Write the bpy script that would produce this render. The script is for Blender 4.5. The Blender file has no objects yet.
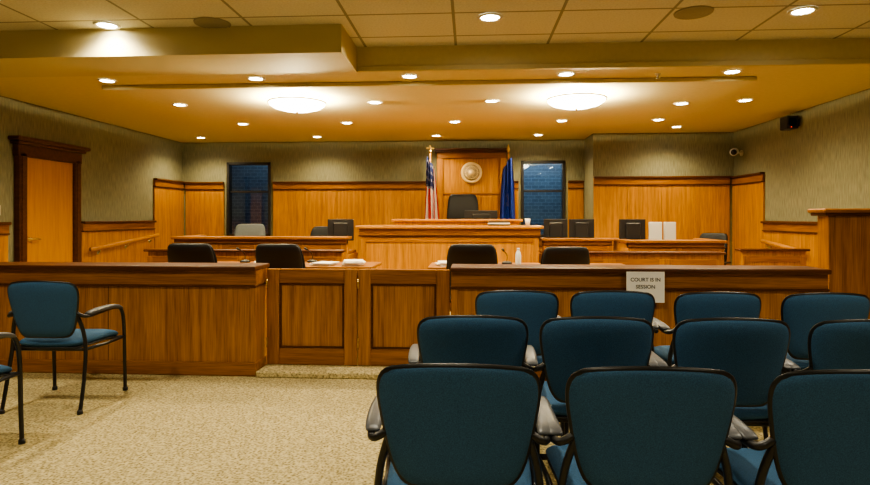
import bpy, bmesh, math, random
from mathutils import Vector, Matrix
random.seed(4)
SC = bpy.context.scene
SC.view_settings.look = "AgX - Medium High Contrast"
# ------------------------------------------------------------ materials
def newmat(name):
    m = bpy.data.materials.new(name); m.use_nodes = True
    nt = m.node_tree
    return m, nt, nt.nodes, nt.links, nt.nodes["Principled BSDF"]
def plain(name, col, rough=0.5, metal=0.0, emis=None, es=0.0, noise=0.0, nscale=40, bump=0.0, spec=0.5):
    m, nt, N, L, b = newmat(name)
    b.inputs["Base Color"].default_value = (*col, 1)
    b.inputs["Roughness"].default_value = rough
    b.inputs["Metallic"].default_value = metal
    b.inputs["Specular IOR Level"].default_value = spec
    if emis:
        b.inputs["Emission Color"].default_value = (*emis, 1)
        b.inputs["Emission Strength"].default_value = es
    if noise > 0 or bump > 0:
        tc = N.new("ShaderNodeTexCoord"); n = N.new("ShaderNodeTexNoise")
        n.inputs["Scale"].default_value = nscale; n.inputs["Detail"].default_value = 3
        L.new(tc.outputs["Object"], n.inputs["Vector"])
        r = N.new("ShaderNodeValToRGB")
        r.color_ramp.elements[0].position = 0.3; r.color_ramp.elements[1].position = 0.7
        r.color_ramp.elements[0].color = (*[c*(1-noise) for c in col], 1)
        r.color_ramp.elements[1].color = (*[min(1, c*(1+noise)) for c in col], 1)
        L.new(n.outputs["Fac"], r.inputs["Fac"]); L.new(r.outputs["Color"], b.inputs["Base Color"])
        if bump > 0:
            bp = N.new("ShaderNodeBump"); bp.inputs["Strength"].default_value = bump
            bp.inputs["Distance"].default_value = 0.004
            L.new(n.outputs["Fac"], bp.inputs["Height"]); L.new(bp.outputs["Normal"], b.inputs["Normal"])
    return m
def wood(name, dark, light, scl=(14, 14, 0.8), rough=0.38, fine=(110, 110, 3)):
    m, nt, N, L, b = newmat(name)
    tc = N.new("ShaderNodeTexCoord")
    mp = N.new("ShaderNodeMapping"); mp.inputs["Scale"].default_value = scl
    n = N.new("ShaderNodeTexNoise"); n.inputs["Scale"].default_value = 1.6; n.inputs["Detail"].default_value = 5
    n.inputs["Distortion"].default_value = 0.4
    mp2 = N.new("ShaderNodeMapping"); mp2.inputs["Scale"].default_value = fine
    n2 = N.new("ShaderNodeTexNoise"); n2.inputs["Scale"].default_value = 1.5; n2.inputs["Detail"].default_value = 4
    L.new(tc.outputs["Object"], mp.inputs["Vector"]); L.new(mp.outputs["Vector"], n.inputs["Vector"])
    L.new(tc.outputs["Object"], mp2.inputs["Vector"]); L.new(mp2.outputs["Vector"], n2.inputs["Vector"])
    mx = N.new("ShaderNodeMix"); mx.inputs["Factor"].default_value = 0.5
    L.new(n.outputs["Fac"], mx.inputs["A"]); L.new(n2.outputs["Fac"], mx.inputs["B"])
    r = N.new("ShaderNodeValToRGB")
    r.color_ramp.elements[0].position = 0.34; r.color_ramp.elements[0].color = (*dark, 1)
    r.color_ramp.elements[1].position = 0.62; r.color_ramp.elements[1].color = (*light, 1)
    L.new(mx.outputs["Result"], r.inputs["Fac"]); L.new(r.outputs["Color"], b.inputs["Base Color"])
    b.inputs["Roughness"].default_value = rough
    b.inputs["Specular IOR Level"].default_value = 0.35
    bp = N.new("ShaderNodeBump"); bp.inputs["Strength"].default_value = 0.12; bp.inputs["Distance"].default_value = 0.002
    L.new(n2.outputs["Fac"], bp.inputs["Height"]); L.new(bp.outputs["Normal"], b.inputs["Normal"])
    return m
def wallpaper(name):
    m, nt, N, L, b = newmat(name)
    tc = N.new("ShaderNodeTexCoord")
    mp = N.new("ShaderNodeMapping"); mp.inputs["Scale"].default_value = (80, 80, 7)
    n = N.new("ShaderNodeTexNoise"); n.inputs["Scale"].default_value = 1.0; n.inputs["Detail"].default_value = 4
    L.new(tc.outputs["Object"], mp.inputs["Vector"]); L.new(mp.outputs["Vector"], n.inputs["Vector"])
    r = N.new("ShaderNodeValToRGB")
    r.color_ramp.elements[0].position = 0.35; r.color_ramp.elements[0].color = (0.16, 0.16, 0.092, 1)
    r.color_ramp.elements[1].position = 0.68; r.color_ramp.elements[1].color = (0.265, 0.26, 0.162, 1)
    L.new(n.outputs["Fac"], r.inputs["Fac"]); L.new(r.outputs["Color"], b.inputs["Base Color"])
    b.inputs["Roughness"].default_value = 0.8
    return m
def carpet(name, k0=1.0):
    m, nt, N, L, b = newmat(name)
    tc = N.new("ShaderNodeTexCoord")
    n = N.new("ShaderNodeTexNoise"); n.inputs["Scale"].default_value = 75; n.inputs["Detail"].default_value = 4
    v = N.new("ShaderNodeTexVoronoi"); v.inputs["Scale"].default_value = 60
    L.new(tc.outputs["Object"], n.inputs["Vector"]); L.new(tc.outputs["Object"], v.inputs["Vector"])
    mx = N.new("ShaderNodeMix"); mx.inputs["Factor"].default_value = 0.3
    L.new(n.outputs["Fac"], mx.inputs["A"]); L.new(v.outputs["Distance"], mx.inputs["B"])
    r = N.new("ShaderNodeValToRGB")
    e = r.color_ramp.elements
    e[0].position = 0.34; e[0].color = (0.165*k0, 0.132*k0, 0.055*k0, 1)
    e[1].position = 0.61; e[1].color = (min(1,.55*k0), min(1,.465*k0), .255*k0, 1)
    k = e.new(0.46); k.color = (0.355*k0, 0.295*k0, 0.148*k0, 1)
    L.new(mx.outputs["Result"], r.inputs["Fac"]); L.new(r.outputs["Color"], b.inputs["Base Color"])
    b.inputs["Roughness"].default_value = 0.95; b.inputs["Specular IOR Level"].default_value = 0.1
    bp = N.new("ShaderNodeBump"); bp.inputs["Strength"].default_value = 0.4; bp.inputs["Distance"].default_value = 0.005
    L.new(n.outputs["Fac"], bp.inputs["Height"]); L.new(bp.outputs["Normal"], b.inputs["Normal"])
    return m
def tiles(name, tx, ty, col, line):
    m, nt, N, L, b = newmat(name)
    tc = N.new("ShaderNodeTexCoord"); sp = N.new("ShaderNodeSeparateXYZ")
    L.new(tc.outputs["Object"], sp.inputs["Vector"])
    outs = []
    for ax, s, o in (("X", tx, 0.17), ("Y", ty, 0.1)):
        a = N.new("ShaderNodeMath"); a.operation = "MULTIPLY_ADD"; a.inputs[1].default_value = 1/s; a.inputs[2].default_value = 50+o
        L.new(sp.outputs[ax], a.inputs[0])
        f = N.new("ShaderNodeMath"); f.operation = "FRACT"; L.new(a.outputs[0], f.inputs[0])
        g = N.new("ShaderNodeMath"); g.operation = "LESS_THAN"; g.inputs[1].default_value = 0.026/s
        L.new(f.outputs[0], g.inputs[0]); outs.append(g)
    mxm = N.new("ShaderNodeMath"); mxm.operation = "MAXIMUM"
    L.new(outs[0].outputs[0], mxm.inputs[0]); L.new(outs[1].outputs[0], mxm.inputs[1])
    n = N.new("ShaderNodeTexNoise"); n.inputs["Scale"].default_value = 60
    L.new(tc.outputs["Object"], n.inputs["Vector"])
    r = N.new("ShaderNodeValToRGB")
    r.color_ramp.elements[0].position = .35; r.color_ramp.elements[0].color = (*[c*.88 for c in col], 1)
    r.color_ramp.elements[1].position = .6; r.color_ramp.elements[1].color = (*col, 1)
    L.new(n.outputs["Fac"], r.inputs["Fac"])
    c = N.new("ShaderNodeMix"); c.data_type = "RGBA"
    L.new(mxm.outputs[0], c.inputs["Factor"]); L.new(r.outputs["Color"], c.inputs[6]); c.inputs[7].default_value = (*line, 1)
    L.new(c.outputs[2], b.inputs["Base Color"]); b.inputs["Roughness"].default_value = 0.9
    return m
def brickmat(name):
    m, nt, N, L, b = newmat(name)
    tc = N.new("ShaderNodeTexCoord"); mp = N.new("ShaderNodeMapping"); mp.inputs["Rotation"].default_value = (math.pi/2, 0, 0)
    br = N.new("ShaderNodeTexBrick"); br.inputs["Scale"].default_value = 3.4
    br.inputs["Mortar Size"].default_value = .018
    br.inputs["Color1"].default_value = (0.17, 0.21, 0.24, 1); br.inputs["Color2"].default_value = (0.12, 0.155, 0.19, 1)
    br.inputs["Mortar"].default_value = (0.30, 0.35, 0.38, 1)
    L.new(tc.outputs["Object"], mp.inputs["Vector"]); L.new(mp.outputs["Vector"], br.inputs["Vector"])
    L.new(br.outputs["Color"], b.inputs["Base Color"]); b.inputs["Roughness"].default_value = 0.9
    return m
def glassmat(name):
    m = bpy.data.materials.new(name); m.use_nodes = True
    nt = m.node_tree; N = nt.nodes; N.clear()
    o = N.new("ShaderNodeOutputMaterial"); t = N.new("ShaderNodeBsdfTransparent"); t.inputs[0].default_value = (0.75, 0.85, 0.95, 1)
    g = N.new("ShaderNodeBsdfGlossy"); g.inputs["Roughness"].default_value = 0.03
    x = N.new("ShaderNodeMixShader"); x.inputs[0].default_value = 0.12
    nt.links.new(t.outputs[0], x.inputs[1]); nt.links.new(g.outputs[0], x.inputs[2]); nt.links.new(x.outputs[0], o.inputs[0])
    return m

W_V = wood("oak_vertical", (0.20, 0.072, 0.009), (0.46, 0.20, 0.027))
W_H = wood("oak_horizontal", (0.16, 0.056, 0.008), (0.37, 0.15, 0.021), scl=(0.8, 14, 14), fine=(3, 110, 110))
W_Y = wood("oak_depthwise", (0.16, 0.056, 0.008), (0.37, 0.15, 0.021), scl=(14, 0.8, 14), fine=(110, 3, 110))
W_D = wood("dark_oak_trim", (0.05, 0.015, 0.004), (0.11, 0.036, 0.009), scl=(0.8, 14, 14), fine=(3, 110, 110))
W_DOOR = wood("birch_door", (0.40, 0.17, 0.025), (0.52, 0.235, 0.038))
W_B = wood("oak_back_panel", (0.26, 0.102, 0.011), (0.54, 0.245, 0.031))
WALL = wallpaper("vinyl_wallcovering")
CARPET = carpet("speckled_carpet")
CEIL_T = tiles("acoustic_tile", 0.90, 0.61, (0.63, 0.60, 0.46), (0.27, 0.25, 0.17))
CEIL = plain("painted_ceiling", (0.62, 0.53, 0.27), 0.85, noise=0.03, nscale=20)
FASC = plain("fascia_paint", (0.55, 0.47, 0.24), 0.8)
BLUE = plain("teal_blue_fabric", (0.033, 0.092, 0.180), 0.85, noise=0.3, nscale=350, bump=0.3, spec=0.25)
BLK = plain("black_frame", (0.010, 0.010, 0.011), 0.35)
BLKP = plain("black_plastic", (0.012, 0.012, 0.014), 0.5)
GREYP = plain("grey_armrest", (0.075, 0.08, 0.09), 0.38)
LEATH = plain("black_leather", (0.007, 0.008, 0.010), 0.5, noise=0.2, nscale=60, bump=0.15, spec=0.25)
GREYF = plain("grey_fabric", (0.10, 0.115, 0.125), 0.8, noise=0.2, nscale=200)
SCREEN = plain("dark_screen", (0.006, 0.007, 0.010), 0.12)
WHITEP = plain("white_plastic", (0.62, 0.62, 0.58), 0.4)
PAPER = plain("white_paper", (0.85, 0.84, 0.80), 0.8)
INK = plain("ink", (0.05, 0.05, 0.06), 0.8)
BRASS = plain("brass", (0.70, 0.48, 0.16), 0.28, metal=1)
GOLD = plain("gold_seal", (0.78, 0.60, 0.30), 0.45, metal=0.2)
SEALC = plain("seal_field", (0.46, 0.35, 0.18), 0.5, noise=0.4, nscale=30)
STEEL = plain("brushed_steel", (0.5, 0.5, 0.48), 0.3, metal=1)
RED = plain("flag_red", (0.50, 0.015, 0.02), 0.7)
WHT = plain("flag_white", (0.85, 0.82, 0.76), 0.7)
NAVY = plain("flag_navy", (0.014, 0.025, 0.13), 0.7)
SBLUE = plain("flag_state_blue", (0.010, 0.04, 0.34), 0.7)
LAMP = plain("lamp_lens", (1, 1, 1), 0.5, emis=(1.0, 0.95, 0.82), es=70)
BOWL = plain("bowl_glass", (0.9, 0.87, 0.78), 0.4, emis=(1.0, 0.92, 0.70), es=22)
RIM = plain("lamp_trim", (0.7, 0.66, 0.52), 0.5)
GRILLE = plain("speaker_grille", (0.30, 0.27, 0.18), 0.7)
BRICK = brickmat("outside_brick")
GLASS = glassmat("window_glass")
WFR = plain("dark_window_frame", (0.02, 0.018, 0.016), 0.4)
PLATE = plain("ivory_plate", (0.62, 0.56, 0.40), 0.5)
BOTTLE = plain("bottle_plastic", (0.75, 0.80, 0.82), 0.15)
REDLED = plain("red_led", (0.4, 0.02, 0.01), 0.4, emis=(1, 0.05, 0.02), es=3)
THRESH = carpet("light_carpet_step", 1.2)

# ------------------------------------------------------------ builder
class B:
    def __init__(s, name):
        s.name = name; s.bm = bmesh.new(); s.mats = []
    def mi(s, m):
        if m not in s.mats: s.mats.append(m)
        return s.mats.index(m)
    def merge(s, t, m, smooth=False):
        i = s.mi(m)
        for f in t.faces: f.material_index = i; f.smooth = smooth
        me = bpy.data.meshes.new("tmp"); t.to_mesh(me); t.free()
        s.bm.from_mesh(me); bpy.data.meshes.remove(me)
    def box(s, x0, x1, y0, y1, z0, z1, m, bev=0.0, rot=None, seg=1):
        t = bmesh.new(); bmesh.ops.create_cube(t, size=1)
        c = Vector(((x0+x1)/2, (y0+y1)/2, (z0+z1)/2))
        M = Matrix.Diagonal((abs(x1-x0), abs(y1-y0), abs(z1-z0), 1))
        bmesh.ops.transform(t, matrix=M, verts=t.verts)
        if bev > 0: bmesh.ops.bevel(t, geom=t.edges[:], offset=bev, segments=seg, affect='EDGES', profile=0.6)
        R = rot.to_4x4() if rot else Matrix.Identity(4)
        bmesh.ops.transform(t, matrix=Matrix.Translation(c) @ R, verts=t.verts)
        s.merge(t, m)
        return s
    def tube(s, pts, r, m, seg=10, caps=True, flat=1.0):
        P = [Vector(p) for p in pts]; n = len(P)
        rs = r if isinstance(r, (list, tuple)) else [r]*n
        t = bmesh.new(); rings = []; up = None
        for i in range(n):
            d = (P[min(i+1, n-1)] - P[max(i-1, 0)]).normalized()
            if up is None:
                a = Vector((1, 0, 0)) if abs(d.x) < 0.7 else Vector((0, 1, 0))
                up = (a - d*a.dot(d)).normalized()
            else:
                up = (up - d*up.dot(d)).normalized()
            q = d.cross(up)
            rings.append([t.verts.new(P[i] + (up*math.cos(2*math.pi*k/seg) + q*math.sin(2*math.pi*k/seg)*flat)*rs[i]) for k in range(seg)])
        for i in range(n-1):
            for k in range(seg):
                t.faces.new((rings[i][k], rings[i][(k+1) % seg], rings[i+1][(k+1) % seg], rings[i+1][k]))
        if caps:
            t.faces.new(rings[0][::-1]); t.faces.new(rings[-1])
        bmesh.ops.recalc_face_normals(t, faces=t.faces)
        s.merge(t, m, True); return s
    def curve(s, pts, r, m, seg=10, sub=6):
        P = [Vector(p) for p in pts]; out = []
        for i in range(len(P)-1):
            p0 = P[max(i-1, 0)]; p1 = P[i]; p2 = P[i+1]; p3 = P[min(i+2, len(P)-1)]
            for k in range(sub):
                u = k/sub
                out.append(0.5*((2*p1)+(p2-p0)*u+(2*p0-5*p1+4*p2-p3)*u*u+(-p0+3*p1-3*p2+p3)*u**3))
        out.append(P[-1])
        return s.tube(out, r, m, seg)
    def lathe(s, prof, c, m, seg=24, axis='Z'):
        t = bmesh.new(); rings = []
        for r, z in prof:
            ring = []
            for k in range(seg):
                a = 2*math.pi*k/seg
                v = Vector((r*math.cos(a), r*math.sin(a), z))
                if axis == 'Y': v = Vector((v.x, v.z, v.y))
                if axis == 'X': v = Vector((v.z, v.x, v.y))
                ring.append(t.verts.new(v + Vector(c)))
            rings.append(ring)
        for i in range(len(rings)-1):
            for k in range(seg):
                t.faces.new((rings[i][k], rings[i][(k+1) % seg], rings[i+1][(k+1) % seg], rings[i+1][k]))
        bmesh.ops.remove_doubles(t, verts=t.verts, dist=1e-5)
        bmesh.ops.recalc_face_normals(t, faces=t.faces)
        s.merge(t, m, True); return s
    def pillow(s, fn, hw, th, m, nu=14, nv=14, pv=5, lo=.55):
        """fn(x, v)->(pos, normal); hw(v)= half-width"""
        t = bmesh.new()
        us = [math.sin(math.pi/2*(-1+2*i/nu)) for i in range(nu+1)]
        vs = [math.sin(math.pi/2*(-1+2*i/nv)) for i in range(nv+1)]
        for sg in (1, -1):
            rows = []
            for v in vs:
                row = []
                e = max(0.0, 1-abs(v)**pv)**(1/pv)
                e = lo+(1-lo)*e
                for u in us:
                    x = u*hw(v)*e
                    p, n = fn(x, v)
                    k = math.sqrt(max(0, 1-abs(u)**5))*math.sqrt(max(0, 1-abs(v)**6))
                    row.append(t.verts.new(p + n*(sg*th*0.5*k)))
                rows.append(row)
            for i in range(nv):
                for j in range(nu):
                    t.faces.new((rows[i][j], rows[i][j+1], rows[i+1][j+1], rows[i+1][j]))
        bmesh.ops.remove_doubles(t, verts=t.verts, dist=1e-5)
        bmesh.ops.recalc_face_normals(t, faces=t.faces)
        s.merge(t, m, True); return s
    def mesh(s):
        me = bpy.data.meshes.new(s.name); s.bm.to_mesh(me); s.bm.free()
        for m in s.mats: me.materials.append(m)
        return me
    def done(s, loc=(0, 0, 0), rz=0.0):
        return place(s.name, s.mesh(), loc, rz)
def place(name, me, loc, rz=0.0, sc=1.0):
    o = bpy.data.objects.new(name, me); SC.collection.objects.link(o)
    o.location = loc; o.rotation_euler = (0, 0, rz); o.scale = (sc, sc, sc)
    return o

# ------------------------------------------------------------ room dims
XL, XR, YB, YF = -5.6, 4.5, 11.0, -3.0
ZF, ZB = 3.0, 2.75
B("floor").box(XL-.2, XR+.2, YF-.2, YB+.2, -0.1, 0, CARPET).done()
B("wall_left").box(XL-.2, XL, YF-.2, YB+.2, 0, 3.2, WALL).done()
B("wall_right").box(XR, XR+.2, YF-.2, YB+.2, 0, 3.2, WALL).done()
B("wall_front").box(XL, XR, YF-.2, YF, 0, 3.2, WALL).done()
WIN = [(-4.71, -3.84), (0.96, 1.78)]; WZ0, WZ1 = 0.92, 2.36
w = B("wall_back")
xs = [XL, WIN[0][0], WIN[0][1], WIN[1][0], WIN[1][1], XR]
for i in range(5):
    if i in (1, 3):
        w.box(xs[i], xs[i+1], YB, YB+.2, 0, WZ0, WALL); w.box(xs[i], xs[i+1], YB, YB+.2, WZ1, 3.2, WALL)
    else:
        w.box(xs[i], xs[i+1], YB, YB+.2, 0, 3.2, WALL)
w.box(2.13, XR, 10.2, YB, 0, ZB, WALL)
w.done()
c = B("ceiling")
c.box(XL, XR, YF, 5.75, ZF, ZF+.1, CEIL_T)
c.box(XL, -1.13, 5.05, 5.75, ZB, ZF, FASC)
c.box(XL, XR, 5.75, YB, ZB, ZF+.1, CEIL)
c.box(-4.05, 2.95, 6.15, 9.1, ZB-.05, ZB, CEIL, bev=0.01)
c.done()
B("trim_1").box(-1.12, XR, 5.72, 5.75, ZB-.0, ZB+.05, FASC, bev=.005).done()
def wains_y(x0, x1, y, z1, grooves=0.62):
    b = B("wood_wainscot")
    n = max(1, round((x1-x0)/grooves)); s = (x1-x0)/n
    for i in range(n):
        b.box(x0+i*s+.002, x0+(i+1)*s-.002, y-.03, y-.001, 0.0, z1-.14, W_B, bev=.003)
    b.box(x0, x1, y-.04, y-.001, z1-.14, z1-.03, W_H, bev=.004)
    b.box(x0, x1, y-.055, y-.001, z1-.155, z1-.135, W_D, bev=.004)
    b.box(x0, x1, y-.075, y-.001, z1-.035, z1, W_D, bev=.006)
    b.box(x0, x1, y-.045, y-.001, 0, .12, W_H, bev=.005)
    return b.done()
def wains_x(side, y0, y1, z1, grooves=0.62):
    b = B("wood_wainscot")
    X = XL if side < 0 else XR
    def bx(d, ya, yb, za, zb, m, bev):
        if side < 0: b.box(X+.001, X+d, ya, yb, za, zb, m, bev)
        else: b.box(X-d, X-.001, ya, yb, za, zb, m, bev)
    n = max(1, round((y1-y0)/grooves)); s = (y1-y0)/n
    for i in range(n): bx(.03, y0+i*s+.002, y0+(i+1)*s-.002, 0, z1-.14, W_B, .003)
    bx(.04, y0, y1, z1-.14, z1-.03, W_Y, .004); bx(.055, y0, y1, z1-.155, z1-.135, W_D, .004)
    bx(.075, y0, y1, z1-.035, z1, W_D, .006); bx(.045, y0, y1, 0, .12, W_Y, .005)
    return b.done()
wains_y(XL+.08, WIN[0][0]-.05, YB, 1.98); wains_y(WIN[0][0]-.05, WIN[0][1]+.05, YB, .90)
wains_y(WIN[0][1]+.05, -.67, YB, 1.98); wains_y(.74, WIN[1][0]-.05, YB, 1.98)
wains_y(WIN[1][0]-.05, WIN[1][1]+.05, YB, .90); wains_y(WIN[1][1]+.05, 2.12, YB, 1.98)
wains_y(2.135, XR-.08, 10.2, 2.0)
wains_x(-1, 9.95, YB-.001, 1.99); wains_x(-1, 8.03, 9.94, 1.24); wains_x(-1, YF+.001, 6.69, 1.24)
wains_x(1, 9.15, 10.199, 1.99); wains_x(1, YF+.001, 9.14, 1.24)
for i, (a, b_) in enumerate(WIN):
    w = B("window_%d" % (i+1))
    f = .05
    w.box(a, a+f, YB-.03, YB+.12, WZ0, WZ1, WFR, .004); w.box(b_-f, b_, YB-.03, YB+.12, WZ0, WZ1, WFR, .004)
    w.box(a, b_, YB-.03, YB+.12, WZ1-f, WZ1, WFR, .004); w.box(a, b_, YB-.03, YB+.12, WZ0, WZ0+f, WFR, .004)
    w.box(a+f, b_-f, YB+.03, YB+.07, (WZ0+WZ1)/2+.13, (WZ0+WZ1)/2+.17, WFR, .003)
    w.box(a+f, b_-f, YB+.045, YB+.05, WZ0+f, WZ1-f, GLASS)
    w.done()
B("exterior_brick_wall").box(-7, 4.5, 12.6, 12.8, 0, 4, BRICK).done()
def light(name, typ, loc, energy, col, parent=None, **kw):
    d = bpy.data.lights.new(name, typ); d.energy = energy; d.color = col
    for k, v in kw.items(): setattr(d, k, v)
    o = bpy.data.objects.new(name, d); SC.collection.objects.link(o); o.location = loc
    if parent: o.parent = parent
    return o
for xx, e in ((-4.3, 32), (1.4, 115)):
    light("exterior_light", "POINT", (xx, 11.6, 3.1), e, (0.60, 0.82, 1.0), shadow_soft_size=.15)
# ------------------------------------------------------------ door on left wall
d = B("door_1")
X = XL
d.box(X+.002, X+.05, 6.92, 7.80, 0.005, 2.05, W_DOOR, .004)
for y0, y1 in ((6.80, 6.92), (7.80, 7.92)):
    d.box(X+.002, X+.09, y0, y1, 0, 2.10, W_D, .01)
    d.box(X+.09, X+.105, y0+.02, y1-.02, .15, 2.05, W_D, .004)
d.box(X+.002, X+.09, 6.78, 7.94, 2.05, 2.20, W_D, .008)
d.box(X+.002, X+.13, 6.74, 7.98, 2.20, 2.24, W_D, .01)
d.box(X+.002, X+.17, 6.70, 8.02, 2.24, 2.29, W_D, .012)
d.lathe([(0, 0), (.03, 0), (.03, .012), (.012, .016), (.012, .05), (0, .05)], (X+.05, 6.99, 1.02), BRASS, 16, 'X')
d.tube([(X+.095, 6.985, 1.02), (X+.1, 7.05, 1.02), (X+.095, 7.12, 1.015)], .011, BRASS)
d.done()
s = B("light_switch"); s.box(XL+.001, XL+.01, 6.52, 6.60, 1.32, 1.44, PLATE, .003); s.box(XL+.01, XL+.018, 6.55, 6.57, 1.36, 1.40, WHITEP, .002); s.done()
def handrail(pts, side):
    b = B("wall_handrail"); b.tube(pts, .026, W_DOOR, 12, flat=1.25)
    a, e = Vector(pts[0]), Vector(pts[-1])
    for t in (.12, .5, .88):
        p = a.lerp(e, t)
        b.curve([p+Vector((0, 0, -.02)), p+Vector((0, 0, -.06)), p+Vector((side*.045, 0, -.08))], .008, STEEL, 8, 4)
        b.lathe([(0, 0), (.03, 0), (.03, .008), (0, .008)], p+Vector((side*.038, 0, -.08)), STEEL, 14, 'X')
    b.done()
handrail([(XL+.12, 8.08, .83), (XL+.12, 9.9, .98)], -1)
handrail([(XR-.12, 7.9, .84), (XR-.12, 9.0, .94)], 1)

# ------------------------------------------------------------ central panel with seal
p = B("wood_back_panel")
x0, x1, y = -.62, .68, YB-.001
p.box(x0, x1, y-.10, y, 0, 2.40, W_B, .005)
p.box(x0, x0+.12, y-.14, y-.10, 0, 2.40, W_V, .006); p.box(x1-.12, x1, y-.14, y-.10, 0, 2.40, W_V, .006)
p.box(x0, x1, y-.14, y-.05, 2.40, 2.50, W_H, .006)
p.box(x0-.03, x1+.03, y-.18, y, 2.50, 2.54, W_D, .008); p.box(x0-.05, x1+.05, y-.21, y, 2.54, 2.58, W_D, .008)
p.box(x0+.12, x1-.12, y-.115, y-.10, 1.72, 1.76, W_H, .004)
for i in range(3):
    xa = x0+.16+i*.335
    p.box(xa, xa+.31, y-.112, y-.10, .7, 1.68, W_V, .006)
p.done()
sx, sz = .03, 2.13
s = B("court_seal")
s.lathe([(0, 0), (.20, 0), (.20, -.02), (.17, -.035), (.155, -.02), (0, -.02)], (sx, YB-.118, sz), GOLD, 40, 'Y')
s.lathe([(0, 0), (.15, 0), (.15, -.008), (0, -.008)], (sx, YB-.138, sz), SEALC, 32, 'Y')
s.lathe([(0, -.006), (.06, -.004), (.055, -.016), (0, -.022)], (sx, YB-.142, sz), GOLD, 20, 'Y')
for i in range(24):
    a = i*math.pi/12
    cx, cz = sx+.115*math.cos(a), sz+.115*math.sin(a)
    s.box(cx-.008, cx+.008, YB-.155, YB-.145, cz-.012, cz+.012, GOLD, .002, Matrix.Rotation(-a+math.pi/2, 3, 'Y'))
s.done()

# ------------------------------------------------------------ front rails
def rail(x0, x1, y0=4.62, y1=4.94, h=.90):
    b = B("spectator_rail")
    b.box(x0+.01, x1-.01, y0+.03, y1-.03, .10, h-.16, W_V, .003)
    b.box(x0, x1, y0+.005, y1-.005, 0, .11, W_H, .008)
    b.box(x0+.005, x1-.005, y0+.02, y1-.02, h-.16, h-.035, W_H, .004)
    b.box(x0, x1, y0+.005, y1-.005, h-.175, h-.155, W_D, .005)
    b.box(x0-.0, x1+.0, y0-.02, y1+.02, h-.04, h, W_D, .012, seg=2)
    n = max(1, round((x1-x0)/1.3)); s = (x1-x0)/n
    for i in range(1, n):
        b.box(x0+i*s-.002, x0+i*s+.002, y0+.027, y0+.031, .11, h-.175, W_D)
    for xx in (x0, x1-.06):
        b.box(xx+.003, xx+.057, y0+.018, y0+.032, .11, h-.17, W_V, .003)
    return b
rail(XL+.08, -1.74).done()
rail(-.155, 2.76).done()
def gate(x0, x1):
    b = B("swing_gate"); y0, y1 = 4.83, 4.88; z0, z1 = .05, .86; s = .11
    b.box(x0, x0+s, y0, y1, z0, z1, W_V, .005); b.box(x1-s, x1, y0, y1, z0, z1, W_V, .005)
    b.box(x0+s, x1-s, y0, y1, z0, z0+.14, W_H, .005); b.box(x0+s, x1-s, y0, y1, z1-.12, z1, W_H, .005)
    b.box(x0+s, x1-s, y0+.016, y1-.016, z0+.14, z1-.12, W_V)
    m = .018
    xa, xb, za, zb = x0+s, x1-s, z0+.14, z1-.12
    b.box(xa, xa+m, y0+.002, y0+.018, za, zb, W_D, .005); b.box(xb-m, xb, y0+.002, y0+.018, za, zb, W_D, .005)
    b.box(xa, xb, y0+.002, y0+.018, za, za+m, W_D, .005); b.box(xa, xb, y0+.002, y0+.018, zb-m, zb, W_D, .005)
    for z in (.2, .7):
        b.tube([(x0+.004, y0-.006, z), (x0+.004, y0-.006, z+.08)], .008, BRASS)
    b.done()
gate(-1.725, -.948); gate(-.942, -.17)
B("trim_2").box(-1.735, -.16, 4.60, 4.96, 0, .047, THRESH, .008).done()
b = B("tall_wood_cabinet")
b.box(2.96, XR-.085, 4.98, 5.14, .0, 1.31, W_V, .004); b.box(2.92, XR-.085, 4.95, 5.17, 1.31, 1.335, W_D, .005)
b.box(2.90, XR-.085, 4.93, 5.19, 1.335, 1.37, W_H, .01); b.box(2.94, XR-.085, 4.96, 5.16, 0, .11, W_H, .006)
b.box(3.62, 3.625, 4.976, 4.98, .11, 1.3, W_D)
b.done()
sgn = B("paper_sign")
sgn.box(1.215, 1.505, 4.592, 4.596, .635, .875, PAPER)
sg = sgn.done()
for i, (txt, z) in enumerate((("COURT IS IN", .80), ("SESSION", .745))):
    cu = bpy.data.curves.new("sign_text", "FONT"); cu.body = txt; cu.size = .040; cu.offset = .0008; cu.align_x = 'CENTER'; cu.materials.append(INK)
    o = bpy.data.objects.new("sign_text", cu); SC.collection.objects.link(o)
    o.location = (1.36, 4.5905, z); o.rotation_euler = (math.pi/2, 0, 0); o.parent = sg

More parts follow.
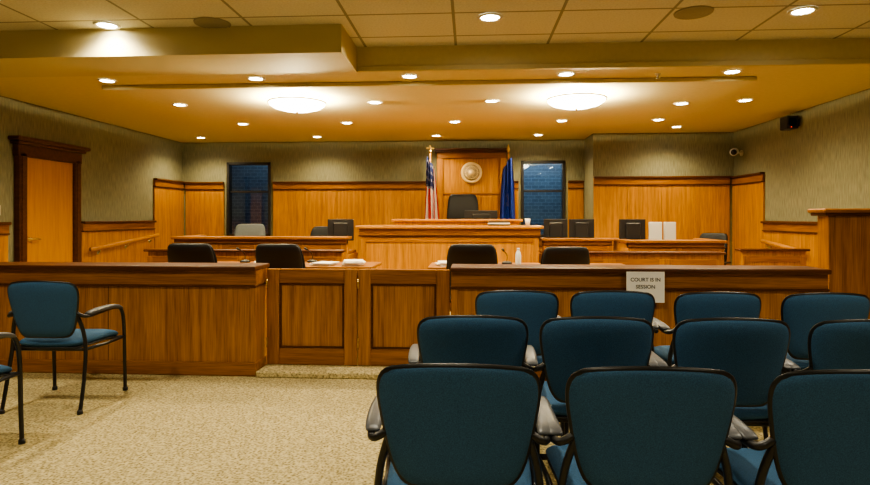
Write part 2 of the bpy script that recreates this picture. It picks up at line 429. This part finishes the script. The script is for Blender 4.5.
# ------------------------------------------------------------ guest chair
def chair_mesh():
    b = B("stacking_armchair")
    def backfn(off=0.0, zc=.685, hh=.19):
        def f(x, v):
            z = zc + v*hh
            y = -.235 - .18*(z-.5) + .55*x*x + off
            n = Vector((-1.1*x, 1, .18)).normalized()
            return Vector((x, y, z + .004*max(0, v) - .34*x*x*max(0, v)**2)), n
        return f
    b.pillow(backfn(-.004, .685, .195), lambda v: .228+.034*v, .026, BLK, 22, 20, 3.2, .60)
    b.pillow(backfn(0.0, .686, .190), lambda v: .2225+.034*v, .056, BLUE, 22, 20, 3.2, .60)
    def seatfn(zc, hh):
        def f(x, v):
            y = .01 + v*hh
            z = zc - .03*max(0, v)**3 - .012*(1-(x/.25)**2)*.6
            return Vector((x, y, z)), Vector((0, 0, 1))
        return f
    b.pillow(seatfn(.455, .235), lambda v: .238+.012*v, .075, BLUE, 14, 14, 5)
    b.pillow(seatfn(.425, .228), lambda v: .232+.012*v, .035, BLKP, 12, 12, 5)
    for sg in (-1, 1):
        X = sg*.268
        b.curve([(X, .245, .006), (X, .235, .25), (X, .225, .50), (X, .19, .615), (X, .10, .645), (X, -.08, .64), (X, -.19, .635), (sg*.25, -.235, .64), (sg*.215, -.238, .66)], .0125, BLK, 10, 5)
        b.curve([(sg*.262, -.285, .006), (sg*.26, -.24, .2), (sg*.25, -.205, .42), (sg*.235, -.215, .55), (sg*.205, -.235, .66), (sg*.19, -.262, .76)], .0125, BLK, 10, 5)
        b.tube([(X, .23, .41), (sg*.25, .05, .40), (sg*.25, -.21, .41)], .011, BLK)
        def armfn(x, v, sg=sg):
            y = -.015 + v*.195
            z = .662 - .035*max(0, v)**3 - .012*max(0, -v)**2
            return Vector((sg*.272 + x - sg*.012*max(0, -v)**2, y, z)), Vector((0, 0, 1))
        b.pillow(armfn, lambda v: .027, .030, GREYP, 8, 12, 4)
        for yy in (.245, -.285):
            b.lathe([(0, 0), (.018, 0), (.018, .02), (.013, .03), (0, .03)], (sg*(.268 if yy > 0 else .262), yy, 0), BLKP, 12)
    b.tube([(-.26, .225, .405), (.26, .225, .405)], .011, BLK); b.tube([(-.25, -.19, .405), (.25, -.19, .405)], .011, BLK)
    return b.mesh()
CH = chair_mesh()
chairs = [(-.035, 1.96, 0), (.517, 1.96, 0), (1.085, 1.96, 0),
          (.01, 2.78, 0), (.54, 2.78, 0), (1.10, 2.78, 0), (1.655, 2.78, 0),
          (.27, 3.64, 0), (.82, 3.66, 0), (1.40, 3.64, 0), (1.99, 3.64, 0),
          (-2.84, 3.95, .04), (-2.83, 2.93, .02)]
for x, y, r in chairs: place("stacking_armchair", CH, (x, y, 0), r)

# ------------------------------------------------------------ office chair
def office_mesh(name, top, m, w=.25, hh=.27, arms=True):
    b = B(name)
    zc = top-hh
    def f(x, v):
        z = zc+v*hh
        return Vector((x, -.24-.12*(z-zc)+.5*x*x+.02*math.cos(v*3), z)), Vector((-.8*x, 1, .12)).normalized()
    b.pillow(f, lambda v: w-.015*abs(v), .085, m, 16, 16, 4)
    b.pillow(lambda x, v: (f(x, v)[0]+Vector((0, -.025, 0)), f(x, v)[1]), lambda v: w*.93, .05, BLKP, 12, 12, 4)
    b.pillow(lambda x, v: (Vector((x, .02+v*.25, .50-.03*max(0, v)**3)), Vector((0, 0, 1))), lambda v: .25, .10, m, 14, 14, 5)
    b.tube([(0, -.06, .43), (0, -.26, .44), (0, -.31, .56), (0, -.30, zc)], [.03, .03, .028, .025], BLKP, 10, flat=1.4)
    b.box(-.12, .12, -.12, .12, .41, .45, BLKP, .01)
    b.tube([(0, 0, .10), (0, 0, .42)], [.03, .026], STEEL, 14)
    for k in range(5):
        a = k*2*math.pi/5+.3
        c_, s_ = math.cos(a), math.sin(a)
        b.tube([(0, 0, .12), (.15*c_, .15*s_, .10), (.28*c_, .28*s_, .07)], [.03, .022, .016], BLKP, 8)
        q = Vector((.28*c_, .28*s_, .03))
        t = Vector((-s_, c_, 0))*.02
        b.tube([q-t, q+t], .029, BLKP, 12)
    if arms:
        for sg in (-1, 1):
            b.curve([(sg*.2, .05, .45), (sg*.29, .05, .5), (sg*.30, .04, .64), (sg*.295, -.05, .67)], .014, BLKP, 8, 4)
            b.box(sg*.295-.03, sg*.295+.03, -.17, .12, .665, .695, BLKP, .012, seg=2)
    return b.mesh()
OC = office_mesh("office_chair", 1.045, LEATH)
for x, y, r in ((-2.72, 5.75, .02), (-1.82, 5.72, -.05), (.02, 5.78, 0), (.90, 5.85, .06)):
    place("office_chair", OC, (x, y, 0), r, .975 if x > .8 else 1.0)
OC2 = office_mesh("office_chair", 1.19, GREYF); place("office_chair", OC2, (-3.5, 8.95, 0), math.pi+.2)
OC3 = office_mesh("office_chair", 1.15, LEATH); place("office_chair", OC3, (-2.35, 8.95, 0), math.pi-.1)
place("office_chair", OC3, (3.55, 8.95, 0), math.pi-.8, .92)

# ------------------------------------------------------------ counsel tables
def table(x0, x1):
    b = B("counsel_table"); y0, y1 = 6.15, 6.85
    b.box(x0, x1, y0, y1, .73, .765, W_H, .008, seg=2)
    b.box(x0+.1, x1-.1, y1-.12, y1-.09, .2, .73, W_V, .003)
    for xx in (x0+.08, x1-.14):
        b.box(xx, xx+.06, y0+.12, y1-.06, 0.06, .73, W_V, .005); b.box(xx-.02, xx+.08, y0+.05, y1-.02, 0, .06, W_D, .01)
    b.done()
table(-3.6, -1.05); table(-.45, 1.75)
def papers(x, y, z, n=4, r=.1):
    b = B("paper_stack")
    for i in range(n):
        a = Matrix.Rotation(r+random.uniform(-.15, .15), 3, 'Z'); o = random.uniform(-.02, .02)
        b.box(x-.105+o, x+.105+o, y-.14-o, y+.14-o, z+.001+i*.011, z+.011+i*.011, PAPER, rot=a)
    b.done()
papers(-1.28, 6.36, .765, 5); papers(-1.62, 6.38, .765, 3, -.1); papers(-.25, 6.4, .765, 4); papers(-2.3, 6.4, .765, 3, .4)
def mic(x, y, z):
    b = B("desk_microphone")
    b.lathe([(0, 0), (.06, 0), (.058, .02), (.03, .03), (0, .03)], (x, y, z+.001), BLKP, 20)
    b.curve([(x, y, z+.02), (x, y-.01, z+.10), (x-.04, y-.08, z+.16)], .005, BLKP, 8, 6)
    b.tube([(x-.035, y-.07, z+.15), (x-.055, y-.11, z+.175)], [.011, .014], BLKP, 10)
    b.done()
mic(-1.86, 6.75, .765); mic(.42, 6.65, .765); mic(-2.65, 6.7, .765)
def bottle(x, y, z):
    b = B("water_bottle")
    b.lathe([(0, 0), (.03, 0), (.032, .01), (.032, .12), (.026, .15), (.012, .175), (.012, .185), (0, .185)], (x, y, z+.001), BOTTLE, 18)
    b.lathe([(0, 0), (.014, 0), (.014, .02), (0, .02)], (x, y, z+.18), WHITEP, 14)
    b.done()
bottle(.52, 6.3, .765)

# ------------------------------------------------------------ judge's bench
def panelled(b, x0, x1, y, z0, z1, n, m=W_B):
    s = (x1-x0)/n; f = .07
    for i in range(n):
        a, c_ = x0+i*s, x0+(i+1)*s
        b.box(a+.002, a+f, y-.02, y, z0, z1, W_V, .003); b.box(c_-f, c_-.002, y-.02, y, z0, z1, W_V, .003)
        b.box(a+f, c_-f, y-.02, y, z1-f, z1, W_H, .003); b.box(a+f, c_-f, y-.02, y, z0, z0+f, W_H, .003)
        b.box(a+f, c_-f, y-.006, y, z0+f, z1-f, m)
b = B("judge_bench")
b.box(-1.52, .94, 8.02, 8.60, 0, 1.10, W_B, .004)
panelled(b, -1.52, .94, 8.02, .12, 1.02, 1)
b.box(-1.55, .97, 7.98, 8.64, 1.03, 1.05, W_D, .004)
b.box(-1.54, .96, 7.99, 8.62, 1.05, 1.14, W_H, .004)
b.box(-1.58, 1.0, 7.94, 8.66, 1.14, 1.18, W_DOOR, .012, seg=2)
b.box(-1.08, .70, 8.25, 8.58, 1.18, 1.235, W_B, .004)
b.box(-1.12, .74, 8.21, 8.60, 1.235, 1.27, W_DOOR, .01, seg=2)
b.box(-1.52, -1.42, 8.62, 9.6, 0, 1.10, W_B, .004); b.box(.84, .94, 8.62, 9.6, 0, 1.10, W_B, .004)
b.box(-1.55, -1.39, 8.66, 9.62, 1.10, 1.14, W_D, .006); b.box(.81, .97, 8.66, 9.62, 1.10, 1.14, W_D, .006)
b.box(-1.40, .82, 8.62, 9.1, 1.05, 1.09, W_H, .004)
b.done()
B("judge_platform").box(-1.41, .83, 9.12, 10.25, 0, .42, CARPET, .005).done()
JC = office_mesh("judge_chair", 1.27, LEATH, .27, .38); place("judge_chair", JC, (-.12, 9.6, .42), math.pi)
def monitor(x, y, z, rz, w=.40, h=.30, m=BLKP, stand=.12, scr=SCREEN):
    b = B("desktop_monitor")
    b.box(-w/2, w/2, -.02, .02, stand, stand+h, m, .008, seg=2)
    b.box(-w/2+.018, w/2-.018, -.0225, -.0195, stand+.018, stand+h-.018, scr)
    b.box(-w*.28, w*.28, .02, .05, stand+.04, stand+h-.05, m, .012)
    b.box(-.03, .03, .02, .045, .012, stand+.1, m, .006)
    b.box(-.09, .09, -.07, .10, 0, .014, m, .005)
    b.done((x, y, z+.001), rz)
monitor(.17, 8.86, 1.09, math.pi, .50, .26, stand=.05)
monitor(-1.80, 8.0, .83, math.pi+.15, .36, .30, stand=.14)
monitor(1.26, 8.65, .80, math.pi, .34, .32, stand=.15); monitor(1.64, 8.65, .80, math.pi-.1, .36, .32, stand=.15)
monitor(2.22, 8.1, .80, math.pi+.1, .36, .32, stand=.15)
monitor(2.53, 8.1, .80, -.25, .17, .28, WHITEP, .15, WHITEP); monitor(2.73, 8.12, .80, .3, .17, .28, WHITEP, .15, WHITEP)

# ------------------------------------------------------------ clerk counters
def counter(name, x0, x1, y0, z1, depth=.7, work=.80, panels=3, left=False, right=False):
    b = B(name)
    b.box(x0, x1, y0, y0+.10, 0, z1-.03, W_B, .003)
    panelled(b, x0, x1, y0, .1, z1-.10, panels)
    b.box(x0-.02, x1+.02, y0-.03, y0, z1-.10, z1-.085, W_D, .003)
    b.box(x0-.03, x1+.03, y0-.06, y0+.22, z1-.035, z1, W_H, .01, seg=2)
    b.box(x0, x1, y0-.02, y0+.1, z1-.09, z1-.035, W_H, .003)
    b.box(x0+.02, x1-.02, y0+.10, y0+depth, work-.035, work, W_H, .005)
    b.box(x0, x0+.05, y0+.1, y0+depth, 0, (z1-.03) if left else work-.035, W_B, .003)
    b.box(x1-.05, x1, y0+.1, y0+depth, 0, (z1-.03) if right else work-.035, W_B, .003)
    if left: b.box(x0-.03, x0+.09, y0+.2, y0+depth, z1-.035, z1, W_Y, .008)
    if right: b.box(x1-.09, x1+.03, y0+.2, y0+depth, z1-.035, z1, W_Y, .008)
    b.box(x0, x1, y0-.015, y0, 0, .1, W_H, .004)
    return b
counter("clerk_counter", -3.95, -1.62, 7.55, 1.04, .75, .83, 4, left=True).done()
counter("clerk_counter", 1.03, 1.98, 8.25, 1.0, .7, .80, 2).done()
counter("clerk_counter", 2.05, 3.25, 7.65, 1.0, .8, .80, 2, left=True, right=True).done()
b = B("low_partition")
b.box(-4.1, -1.6, 7.16, 7.22, 0, .86, W_B, .003); panelled(b, -4.1, -1.6, 7.16, .08, .80, 4); b.box(-4.14, -1.56, 7.12, 7.28, .86, .89, W_D, .008)
b.done()
b = B("low_partition")
b.box(1.0, 2.95, 7.0, 7.06, 0, .86, W_B, .003); panelled(b, 1.0, 2.95, 7.0, .08, .80, 3); b.box(.96, 2.99, 6.96, 7.12, .86, .89, W_D, .008)
b.done()
b = B("low_partition")
b.box(3.35, 4.1, 7.36, 7.42, 0, .88, W_B, .003); panelled(b, 3.35, 4.1, 7.36, .08, .82, 1); b.box(3.31, 4.14, 7.32, 7.48, .88, .91, W_D, .008)
b.done()
papers(-2.9, 7.95, .83, 6)
b = B("paper_cup"); b.lathe([(0, 0), (.028, 0), (.038, .095), (.036, .095), (.027, .006), (0, .006)], (.80, 8.12, 1.182), PAPER, 18); b.done()
b = B("binder_stack")
for i in range(3): b.box(.25, .55, 8.02, 8.20, 1.182+i*.02, 1.20+i*.02, (BLKP, PAPER, BLKP)[i], .003)
b.done()

# ------------------------------------------------------------ flags
def flag(name, x, y, us=True):
    b = B(name)
    b.lathe([(0, 0), (.16, 0), (.16, .03), (.06, .06), (.03, .12), (0, .12)], (x, y, 0), BRASS, 24)
    b.tube([(x, y, .1), (x, y, 2.46)], .014, W_H, 12)
    if us:
        b.lathe([(0, 0), (.022, .01), (.03, .03), (.022, .05), (0, .06)], (x, y, 2.46), BRASS, 16)
        b.box(x-.07, x+.07, y-.008, y+.008, 2.53, 2.56, BRASS, .006); b.box(x-.015, x+.015, y-.012, y+.012, 2.50, 2.60, BRASS, .008)
    else:
        b.lathe([(0, 0), (.018, .01), (.03, .05), (.0, .16)], (x, y, 2.46), BRASS, 12)
    t = bmesh.new(); nu, nv = 52, 30; G = []
    dr = 1 if us else -1
    for j in range(nv+1):
        v = j/nv; row = []
        zt = 2.40 - v*1.45
        wd = .14 + .17*v**.7
        for i in range(nu+1):
            u = i/nu
            ph = u*math.pi*7
            am = .022+.035*v
            xx = x + dr*(u-.4)*wd*1.0 + .012*math.sin(ph*.5+v*3)
            yy = y - .035 + am*math.sin(ph+v*1.2) - .03*math.sin(u*math.pi)
            zz = zt - u*.22*(1-v)*1.0 - .03*math.sin(ph)*v
            row.append(t.verts.new((xx, yy, zz)))
        G.append(row)
    mats = [RED, WHT, NAVY, SBLUE, BRASS]
    ids = [b.mi(m) for m in mats]
    for j in range(nv):
        for i in range(nu):
            f = t.faces.new((G[j][i], G[j][i+1], G[j+1][i+1], G[j+1][i])); f.smooth = True
            if us:
                if j < 11 and i < 36: k = 1 if (j % 3 == 1 and i % 5 == 2) else 2
                else: k = 0 if ((i//8) % 2 == 0) else 1
            else:
                k = 4 if (i == nu-1 or j == nv-1) else 3
                if 12 < j < 18 and 18 < i < 30: k = 4 if (i+j) % 3 == 0 else 3
            f.material_index = ids[k]
    me = bpy.data.meshes.new("tmp"); t.to_mesh(me); t.free(); b.bm.from_mesh(me)
    return b.done()
flag("american_flag", -.72, 10.5, True); flag("state_flag", .69, 10.5, False)

# ------------------------------------------------------------ ceiling fixtures
K = 2.6
WARM = (1.0, 0.80, 0.46)
def downlight_mesh():
    b = B("recessed_downlight")
    b.lathe([(.085, 0), (.095, -.004), (.09, -.012), (.07, -.012), (.066, -.004)], (0, 0, 0), RIM, 28)
    b.lathe([(0, -.007), (.067, -.005), (.067, -.003), (0, -.003)], (0, 0, 0), LAMP, 24)
    return b.mesh()
DL = downlight_mesh()
def downlight(x, y, z, e, sc=1.0, col=WARM):
    o = place("recessed_downlight", DL, (x, y, z), 0, sc)
    light("spot", "SPOT", (0, 0, -.03), e*K, col, o, spot_size=math.radians(145), spot_blend=.7, shadow_soft_size=.07)
zc = ZB-.051
for x in (-3.84, -2.23, -.62, .97, 2.60): downlight(x, 5.93, ZB-.001, 45, 1.0)
for x in (-3.60, -1.15, .26): downlight(x, 7.0, zc, 42, 1.0)
downlight(3.4, 7.4, ZB-.001, 38, 1.0); downlight(2.6, 7.3, zc, 30, 1.0)
for x in (-3.4, -1.82, -.22, 1.33, 2.7): downlight(x, 8.5, zc, 50, 1.0)
for x in (-4.9, -2.75, -.6, 1.2): downlight(x, 10.3, ZB-.001, 50, 1.0)
downlight(3.3, 9.5, ZB-.001, 50, 1.0)
for y, e in ((4.94, 50), (2.2, 62), (-.8, 52)):
    for x in (-3.2, .17, 2.73) if y > 4 else (-3.2, -.3, 2.73): downlight(x, y, ZF-.001, e, 1.15, (1.0, .88, .64))
def bowl(x, y):
    b = B("ceiling_bowl_light")
    b.lathe([(.33, -.045), (.32, -.075), (.27, -.108), (.17, -.136), (.06, -.148), (0, -.15)], (0, 0, 0), BOWL, 40)
    b.lathe([(.32, -.04), (.34, -.04), (.342, -.055), (.328, -.057)], (0, 0, 0), RIM, 40)
    b.lathe([(0, 0), (.10, 0), (.10, -.03), (0, -.03)], (0, 0, 0), RIM, 24)
    b.lathe([(0, -.148), (.015, -.151), (.012, -.168), (0, -.173)], (0, 0, 0), BRASS, 14)
    o = b.done((x, y, zc))
    light("bulb", "POINT", (0, 0, -.07), 1300, (1, .85, .52), o, shadow_soft_size=.05)
bowl(-2.04, 6.75); bowl(1.22, 6.75)
def cspeaker(x, y):
    b = B("ceiling_speaker")
    b.lathe([(0, -.012), (.13, -.012), (.14, -.008), (.15, -.012), (.155, 0)], (0, 0, 0), GRILLE, 32)
    for r in (.03, .06, .09, .12): b.lathe([(r, -.013), (r+.003, -.015), (r+.006, -.013)], (0, 0, 0), GRILLE, 28)
    b.done((x, y, ZF-.001))
cspeaker(-2.25, 4.95); cspeaker(1.85, 4.93)
b = B("fire_sprinkler"); b.lathe([(0, 0), (.03, 0), (.03, -.006), (.008, -.01), (.008, -.04), (.02, -.045), (0, -.05)], (1.9, 6.0, ZB-.001), STEEL, 14); b.done()
b = B("wall_speaker")
b.box(XR-.20, XR-.05, 8.15, 8.35, 2.50, 2.68, BLKP, .015, seg=2); b.box(XR-.05, XR-.001, 8.21, 8.29, 2.54, 2.64, BLKP, .005)
b.lathe([(0, 0), (.055, 0), (.065, -.006), (.07, 0)], (XR-.125, 8.15, 2.59), BLK, 20, 'Y'); b.box(XR-.15, XR-.14, 8.145, 8.15, 2.52, 2.53, REDLED)
b.done()
b = B("security_camera")
b.lathe([(0, 0), (.05, 0), (.05, -.015), (0, -.015)], (XR-.001, 9.9, 2.36), WHITEP, 18, 'X')
b.tube([(XR-.01, 9.9, 2.36), (XR-.12, 9.9, 2.38)], .016, WHITEP)
b.tube([(XR-.10, 9.94, 2.39), (XR-.24, 9.66, 2.35)], .06, WHITEP, 16); b.tube([(XR-.238, 9.664, 2.35), (XR-.247, 9.64, 2.346)], .045, BLK, 16)
b.done()
# ------------------------------------------------------------ world + camera
wd = bpy.data.worlds.new("night"); SC.world = wd; wd.use_nodes = True
wd.node_tree.nodes["Background"].inputs[0].default_value = (.02, .03, .05, 1); wd.node_tree.nodes["Background"].inputs[1].default_value = .5
cd = bpy.data.cameras.new("camera"); cam = bpy.data.objects.new("camera", cd); SC.collection.objects.link(cam)
cd.lens = 24.0; cd.sensor_width = 36; cd.shift_y = -.0293; cd.clip_start = .05
cam.location = (0, 0, 1.30); cam.rotation_euler = (math.pi/2, 0, math.radians(3.45))
SC.camera = cam
